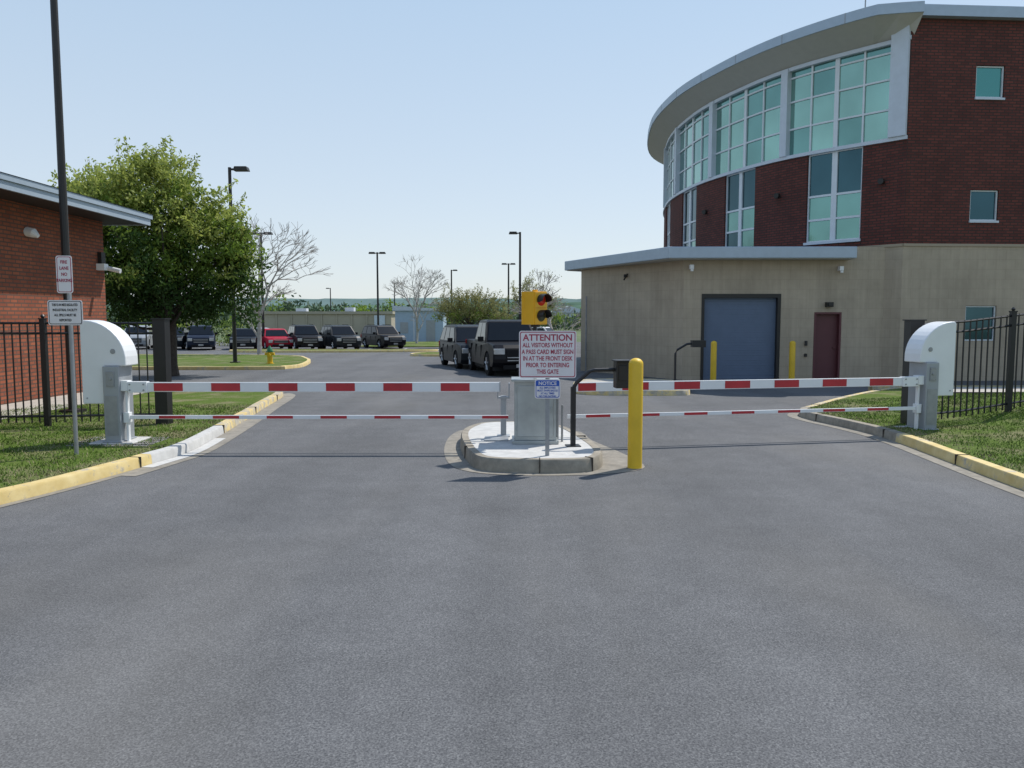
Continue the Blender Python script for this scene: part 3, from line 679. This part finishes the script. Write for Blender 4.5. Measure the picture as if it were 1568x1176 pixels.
# ---------------------------------------------------------------- foliage
def leaves(mb,centers,per,rad,size,rng,squash=.8,droop=0):
    for (c,m) in centers:
        c=Vector(c)
        for _ in range(per):
            d=Vector((rng.gauss(0,1),rng.gauss(0,1),rng.gauss(0,1)*squash)); d=d.normalized()*rad*(rng.random()**.5)
            p=c+d; s=size*rng.uniform(.6,1.3)
            a=Vector((rng.gauss(0,1),rng.gauss(0,1),rng.gauss(0,1)-droop)).normalized(); b=a.cross(Vector((rng.gauss(0,1),rng.gauss(0,1),rng.gauss(0,1)))).normalized()
            o=len(mb.v); mb.v+= [tuple(p-a*s*.9),tuple(p+b*s*.4),tuple(p+a*s*.9),tuple(p-b*s*.4)]
            mb.f.append((o,o+1,o+2,o+3)); mb.mi.append(m)
def leafy_tree(name,loc,H,trunk_r,blobs,nclump,per,crad,size,mats,seed,bark='bark',limbs=26,droop=0,sprigs=0,tone=None):
    rng=random.Random(seed); g=group(name,loc); cs=[]
    tot=sum(b[3]*b[4]*b[5] for b in blobs)
    for (bx,by,bz,rx,ry,rz) in blobs:
        k=int(nclump*rx*ry*rz/tot)
        for _ in range(k):
            d=Vector((rng.gauss(0,1),rng.gauss(0,1),rng.gauss(0,1))).normalized(); t=rng.random()**.42
            wob=1+.25*noise.noise(d*2.1+Vector((seed,bx,bz)))+.15*noise.noise(d*5+Vector((seed,0,bz)))
            p=Vector((bx+d.x*rx*t*wob,by+d.y*ry*t*wob,max(1.1,bz+d.z*rz*t*wob)))
            r=rng.random()*.9+d.z*t*.5+(p.z/H-.6)*.9+(tone(p) if tone else 0)  # crown light and shade put into leaf colour: lighter high, darker low
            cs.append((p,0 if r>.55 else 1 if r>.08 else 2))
    mb=MB(); leaves(mb,cs,per,crad,size,rng,droop=droop)
    outer=sorted(cs,key=lambda c:-c[0].z-abs(c[0].x)*.5)[:max(1,len(cs)//2)]
    tw=MB()
    for _ in range(sprigs):
        c,m=rng.choice(outer); dr=Vector((rng.gauss(0,.5)+c.x*.15,rng.gauss(0,.5),rng.uniform(.5,1.2))).normalized(); L=rng.uniform(.5,1.0)
        leaves(mb,[(c+dr*L*k/5,0 if m==0 else 1) for k in range(6)],7,.13,size*.9,rng,1,droop)
        tw.tube([c,c+dr*L],[.012,.004],3)
    mb.build('foliage',mats,g,fix=False)
    if sprigs: tw.build('twigs',M[bark],g,fix=False)
    mb=MB(); top=H*.62
    mb.tube([(0,0,-.1),(0.02,0,.3),(.05,.02,H*.2),(.0,.05,H*.4),(.05,0,top)],[trunk_r*1.4,trunk_r,trunk_r*.85,trunk_r*.6,trunk_r*.25],10)
    for (p,m) in rng.sample(cs,min(limbs,len(cs))):
        z0=min(max(.17*H,p.z*rng.uniform(.35,.6)),top); a=Vector((0,0,z0)); mid=a.lerp(p,.5)+Vector((0,0,-.2+rng.random()*.3))
        mb.tube([a,a.lerp(mid,.5)+Vector((0,0,.1)),mid,p],[trunk_r*.42,trunk_r*.3,trunk_r*.2,.015],6)
    mb.build('trunk_and_limbs',M[bark],g,smooth=True,fix=False); return g
LM=[M['leaf1'],M['leaf2'],M['leaf3']]
# one broad multi-limbed tree
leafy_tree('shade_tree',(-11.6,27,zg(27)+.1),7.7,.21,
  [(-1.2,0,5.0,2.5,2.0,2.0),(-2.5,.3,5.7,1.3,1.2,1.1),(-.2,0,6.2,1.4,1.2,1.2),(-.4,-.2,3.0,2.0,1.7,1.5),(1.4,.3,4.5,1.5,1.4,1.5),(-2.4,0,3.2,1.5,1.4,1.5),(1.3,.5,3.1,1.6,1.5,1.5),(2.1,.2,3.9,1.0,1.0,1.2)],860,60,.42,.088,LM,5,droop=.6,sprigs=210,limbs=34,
  tone=lambda p:(.12 if p.x<0 and p.z>4.6 else -.10)-(.35 if p.z<3.0 else 0))  # yellow-green upper left; shade under the crown put into darker leaves
OL=[M['leaf_ol'],M['leaf_ol'],M['leaf2']]
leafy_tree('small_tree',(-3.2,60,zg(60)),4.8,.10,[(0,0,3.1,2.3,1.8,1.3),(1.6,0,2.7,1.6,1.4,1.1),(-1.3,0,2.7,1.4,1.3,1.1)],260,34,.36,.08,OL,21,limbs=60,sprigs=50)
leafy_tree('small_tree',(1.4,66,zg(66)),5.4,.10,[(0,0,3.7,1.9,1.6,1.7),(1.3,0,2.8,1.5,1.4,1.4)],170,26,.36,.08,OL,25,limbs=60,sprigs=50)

def bare_tree(name,loc,H,r,seed,spread=.55,depth=6,leafc=None,wid=1.0,lean=0):
    rng=random.Random(seed); g=group(name,loc); mb=MB(); tips=[]
    def grow(p,d,L,rad,dep):
        mid=p+d*L*.5+Vector((rng.gauss(0,1),rng.gauss(0,1),rng.gauss(0,1)))*L*.05; e=p+d*L
        mb.tube([p,mid,e],[rad,rad*.85,rad*.7],4 if dep<4 else 7,0,False)
        if dep==0: tips.append(e); return
        k=3 if rng.random()<.75 else 2
        for _ in range(k):
            nd=(d+Vector((rng.gauss(0,1)*wid+lean,rng.gauss(0,1)*wid,rng.gauss(0,.7)))*spread).normalized(); nd.z=nd.z*.8+.16; nd.normalize()
            grow(e,nd,L*rng.uniform(.66,.86),max(.012,rad*.62),dep-1)
        if dep>2 :
            nd=(d+Vector((rng.gauss(0,1),rng.gauss(0,1),.2))*.8).normalized(); grow(mid,nd,L*.55,max(.012,rad*.45),dep-2)
    grow(Vector((0,0,-.1)),Vector((0.02,0,1)),H*.24,r,depth)
    mb.build('trunk_and_branches',M['bark_pale'],g,fix=False)
    if leafc:
        m2=MB(); leaves(m2,[(t,0) for t in tips],leafc,.2,.05,rng); m2.build('buds',[M['leaf_ol']],g,fix=False)
bare_tree('bare_tree',(-14.6,46,zg(46)),8.9,.14,4,.5,6,lean=.15)
bare_tree('bare_tree',(-8.5,71,zg(71)),8.4,.13,8,.5,6)
bare_tree('bare_tree',(2.6,52,zg(52)),6.4,.09,14,.42,6,2)
bare_tree('bare_tree',(-26,64,zg(64)),6,.1,17,.5,5,3)
rng=random.Random(9); cs=[]
for i in range(1700):
    y=rng.uniform(150,300); x=rng.uniform(-.62,.14)*y*1.0
    hh=3.6+4.2*noise.noise(Vector((x*.03,y*.02,1)))+1.5*noise.noise(Vector((x*.2,y*.2,4)))
    cs.append(((x,y,-.4+rng.random()*max(1.2,hh)),rng.choice([0,0,1])))
mb=MB(); leaves(mb,cs,28,1.7,.55,rng,.6); mb.build('distant_trees',[M['leaf_far'],M['leaf2']],fix=False)
cs=[((-27+rng.uniform(-6,6),66+rng.uniform(-1,1),rng.uniform(-.3,1.3)),rng.choice([0,1,2])) for _ in range(60)]
mb=MB(); leaves(mb,cs,60,.6,.11,rng); mb.build('hedge',LM,fix=False)

# ---------------------------------------------------------------- cars
def car(name,x,y,yaw,paint,L=4.75,W=1.88,H=1.72,kind='suv',z=None):
    g=group(name,(x,y,(zg(y) if z is None else z)),yaw); belt=1.04 if kind!='sedan' else .92; wr=.36 if kind!='sedan' else .32
    if kind=='pickup': belt=1.16; wr=.41
    hx=L/2; fa=hx-.92; ra=-hx+(1.25 if kind=='pickup' else .95)
    def arch(cx): return [(cx+(wr+.07)*math.cos(R(a)),wr+(wr+.07)*math.sin(R(a))) for a in range(180,-1,-20)]
    gb=.26 if kind!='pickup' else .36
    prof=[(-hx+.12,gb+.05)]+[(ra-wr-.07,gb)]+[p for p in arch(ra) if p[1]>gb]+[(ra+wr+.07,gb)]+[(fa-wr-.07,gb)]+[p for p in arch(fa) if p[1]>gb]+[(fa+wr+.07,gb),(hx-.14,gb),(hx-.02,gb+.14),(hx,.62),(hx-.05,belt-.18),(hx-.18,belt-.07),(hx-.75,belt-.01),(hx-1.25,belt)]+[(-hx+.06,belt),(-hx,.66),(-hx+.04,gb+.2)]
    ys=[-1,-.93,-.6,0,.6,.93,1]; vs=[];n=len(prof)
    for yy in ys:
        for (px,pz) in prof:
            k=abs(yy); pull=.10*max(0,(k-.5)/.5)**2*(1 if px>0 else .7)*min(1,max(0,(abs(px)-hx+.7)/.5))
            w=W/2*(1-.04*max(0,(pz-.6))/.5) ; xx=px-math.copysign(pull*1.2,px); vs.append((xx,yy*w*(1-pull*.6),pz-(.02 if k==1 and pz>belt-.3 else 0)))
    fs=[tuple(range(n)),tuple((len(ys)-1)*n+i for i in range(n-1,-1,-1))]
    for j in range(len(ys)-1):
        for i in range(n): i2=(i+1)%n; fs.append((j*n+i,j*n+i2,(j+1)*n+i2,(j+1)*n+i))
    mb=MB(); mb.add(vs,fs)
    if kind=='sedan': gh=[(-hx+.55,belt),(-hx+1.15,H-.06),(-hx+1.5,H),(.25,H),(.45,H-.05),(hx-1.3,belt)]
    elif kind=='pickup': gh=[(-.75,belt),(-.62,H-.08),(-.45,H-.01),(-.1,H),(.62,H),(.86,H-.06),(hx-1.38,belt)]
    else: gh=[(-hx+.10,belt),(-hx+.32,H-.12),(-hx+.55,H-.02),(-hx+1.2,H),(.1,H),(.42,H-.06),(hx-1.28,belt)]
    def wy(z,yy=1): return (W/2-.06-(z-belt)/(H-belt)*.17)*yy
    vs=[];n=len(gh)
    for yy in(-1,-.85,.85,1):
        for (px,pz) in gh:
            zz=pz-(.025 if abs(yy)==1 and pz>H-.2 else 0); vs.append((px,wy(pz,yy),zz))
    fs=[tuple(range(n)),tuple(3*n+i for i in range(n-1,-1,-1))]
    for j in range(3):
        for i in range(n): i2=(i+1)%n; fs.append((j*n+i,j*n+i2,(j+1)*n+i2,(j+1)*n+i))
    mb.add([(a,b,c-.005) for a,b,c in vs],fs)
    mb.build('body',paint,g)
    mb=MB(); zt=H-.12; zb=belt+.05
    def xr(z,a,b): t=(z-a[1])/(b[1]-a[1]); return a[0]+(b[0]-a[0])*t
    A,B=gh[-1],gh[-2]; rA,rB=gh[0],gh[1]
    for sd in(-1,1):
        f_b=xr(zb,A,B)-.12; f_t=xr(zt,A,B)-.14; r_b=xr(zb,rA,rB)+.12; r_t=xr(zt,rA,rB)+.12
        cuts=[0,.30,.64,1] if kind=='suv' else [0,.5,1] if kind=='pickup' else [0,.14,.55,1]
        for a,b in zip(cuts[:-1],cuts[1:]):
            a2=a+.02;b2=b-.02
            q=[(r_b+(f_b-r_b)*a2,sd*(wy(zb)+.006),zb),(r_b+(f_b-r_b)*b2,sd*(wy(zb)+.006),zb),(r_t+(f_t-r_t)*b2,sd*(wy(zt)+.006),zt),(r_t+(f_t-r_t)*a2,sd*(wy(zt)+.006),zt)]
            mb.add(q,[(0,1,2,3)])
    for (P,Q,dx) in((A,B,.012),(rA,rB,-.012)):
        z1=belt+.04;z2=min(Q[1],H)-.05; mb.add([(xr(z1,P,Q)+dx,-wy(z1,.92),z1+.01),(xr(z1,P,Q)+dx,wy(z1,.92),z1+.01),(xr(z2,P,Q)+dx,wy(z2,.88),z2+.01),(xr(z2,P,Q)+dx,-wy(z2,.88),z2+.01)],[(0,1,2,3)])
    mb.build('windows',M['carglass'],g)
    mb=MB()
    for cx in(fa,ra):
        for sd in(-1,1):
            y0=sd*(W/2-.23);y1=sd*(W/2-.015)
            mb.tube([(cx,y0,wr),(cx,y1-sd*.02,wr),(cx,y1,wr)],[wr,wr,wr*.93],22,0); mb.tube([(cx,y1-sd*.01,wr),(cx,y1+sd*.004,wr)],[wr*.66,wr*.60],16,1)
            for k in range(5):
                a=R(72*k+20); mb.tube([(cx,y1+sd*.008,wr),(cx+wr*.58*math.cos(a),y1+sd*.008,wr+wr*.58*math.sin(a))],.036,4,2)
    mb.build('wheels',[M['tire'],M['plastic'],M['rim']],g)
    mb=MB(); mb.box((-hx+.25,-W/2+.12,.22),(hx-.25,W/2-.12,.7))
    mb.box((hx-.05,-.50,.52),(hx+.012,.50,belt-.22)); mb.box((hx-.06,-.6,.28),(hx+.006,.6,.42)); mb.box((-hx-.01,-.7,.30),(-hx+.1,.7,.46))
    for sd in(-1,1):   # door seams
        for xx in(.75,-.25,-1.2): 
            a,b=sorted((sd*(W/2-.05),sd*(W/2+.001))); mb.box((xx,a,.42),(xx+.015,b,belt-.12))
    mb.build('grille_and_underbody',M['plastic'],g,bevel=.01)
    mb=MB()
    for k in range(3 if kind!='pickup' else 2): mb.box((hx+.012,-.46,.56+k*.10),(hx+.02,.46,.59+k*.10))
    mb.box((hx+.01,-.16,.34),(hx+.02,.16,.45)); mb.build('chrome_and_plate',M['rim'],g)
    mb=MB()
    for sd in(-1,1):
        a,b=sorted((sd*.54,sd*(W/2-.09))); mb.box((hx-.26,a,belt-.38),(hx-.02,b,belt-.19))
    mb.build('headlamps',M['lamp'],g,bevel=.015)
    mb=MB()
    for sd in(-1,1):
        a,b=sorted((sd*(W/2-.28),sd*(W/2-.05))); mb.box((-hx+.0,a,.78),(-hx+.15,b,belt-.02))
    mb.build('tail_lamps',M['tail'],g,bevel=.01)
    mb=MB()
    for sd in(-1,1):
        a,b=sorted((sd*(W/2-.04),sd*(W/2+.16))); mb.box((hx-1.72,a,belt+.02),(hx-1.6,b,belt+.18))
        if kind=='suv': mb.tube([(-hx+.8,sd*(W/2-.3),H+.03),(.0,sd*(W/2-.3),H+.03)],.018,6)
    mb.build('mirrors_and_rails',M['plastic'],g,bevel=.01)
f=R(-90)
car('parked_suv',-1.75,33.2,f+R(16),M['p_char'],4.7,1.85,1.74); car('pickup_truck',-.32,29.2,f+R(13),M['p_black'],5.5,1.98,1.93,'pickup')
cars=[(-34.3,58,10,'p_black',1.7,'suv'),(-31.8,58,12,'p_silver',1.46,'sedan'),(-29.6,58,10,'p_char',1.7,'suv'),(-27.2,58,12,'p_silver',1.7,'suv'),(-24.4,57.5,10,'p_char',1.55,'suv'),(-22.0,56.5,14,'p_navy',1.72,'suv'),(-19.3,57.5,10,'p_char',1.5,'sedan'),(-17.0,57,22,'p_red',1.48,'sedan'),(-14.7,56.5,18,'p_black',1.74,'suv'),(-12.2,56.5,22,'p_char',1.72,'suv'),(-9.7,60,26,'p_black',1.72,'suv')]
for (x,y,a,p,h,k) in cars: car('parked_suv' if k=='suv' else 'parked_car',x,y,f+R(a+6),M[p],4.7,1.85,h,k)
car('parked_car',-33,74,f+R(70),M['p_white'],4.6,1.8,1.46,'sedan'); car('parked_car',2.9,74,f+R(60),M['p_white'],4.6,1.8,1.5,'sedan')
car('parked_car',-22,70,f+R(80),M['p_silver'],4.6,1.8,1.46,'sedan')

# ---------------------------------------------------------------- light, sky, camera
sv=Vector((.46,.42,.92)).normalized(); el=math.asin(sv.z); az=math.atan2(sv.x,sv.y)
w=bpy.data.worlds.new('World'); scene.world=w; w.use_nodes=True; nt=w.node_tree; bg=nt.nodes['Background']
sky=nt.nodes.new('ShaderNodeTexSky'); sky.sky_type='NISHITA'; sky.sun_disc=False; sky.sun_elevation=el; sky.sun_rotation=az
sky.air_density=1.0; sky.dust_density=.6; sky.ozone_density=1.5; sky.altitude=50
tc=nt.nodes.new('ShaderNodeTexCoord'); sx=nt.nodes.new('ShaderNodeSeparateXYZ'); nt.links.new(tc.outputs['Generated'],sx.inputs[0])
hz=ramp(nt,sx.outputs['Z'],[(0.0,(.80,.86,.90)),(.12,(.72,.82,.92)),(.40,(.53,.71,.91)),(1.0,(.22,.38,.72))])
sc=nt.nodes.new('ShaderNodeVectorMath'); sc.operation='SCALE'; nt.links.new(hz,sc.inputs[0]); sc.inputs['Scale'].default_value=1/.12
nt.links.new(mixc(nt,.74,sky.outputs[0],sc.outputs[0]),bg.inputs[0]); bg.inputs[1].default_value=.12
sl=bpy.data.lights.new('sun','SUN'); sl.energy=4.4; sl.angle=R(.5); sl.color=(1,.96,.90)
so=bpy.data.objects.new('sun',sl); so.rotation_euler=(-sv).to_track_quat('-Z','Y').to_euler(); so.location=(20,20,40); coll.objects.link(so)
cd=bpy.data.cameras.new('camera'); cd.sensor_width=36; cd.lens=28.0; cd.clip_end=8000; cd.clip_start=.1
co=bpy.data.objects.new('camera',cd); co.location=(0,0,1.85); co.rotation_euler=(R(90-4.83),0,0); coll.objects.link(co); scene.camera=co
scene.view_settings.view_transform='Standard'; scene.view_settings.look='None'; scene.view_settings.exposure=0
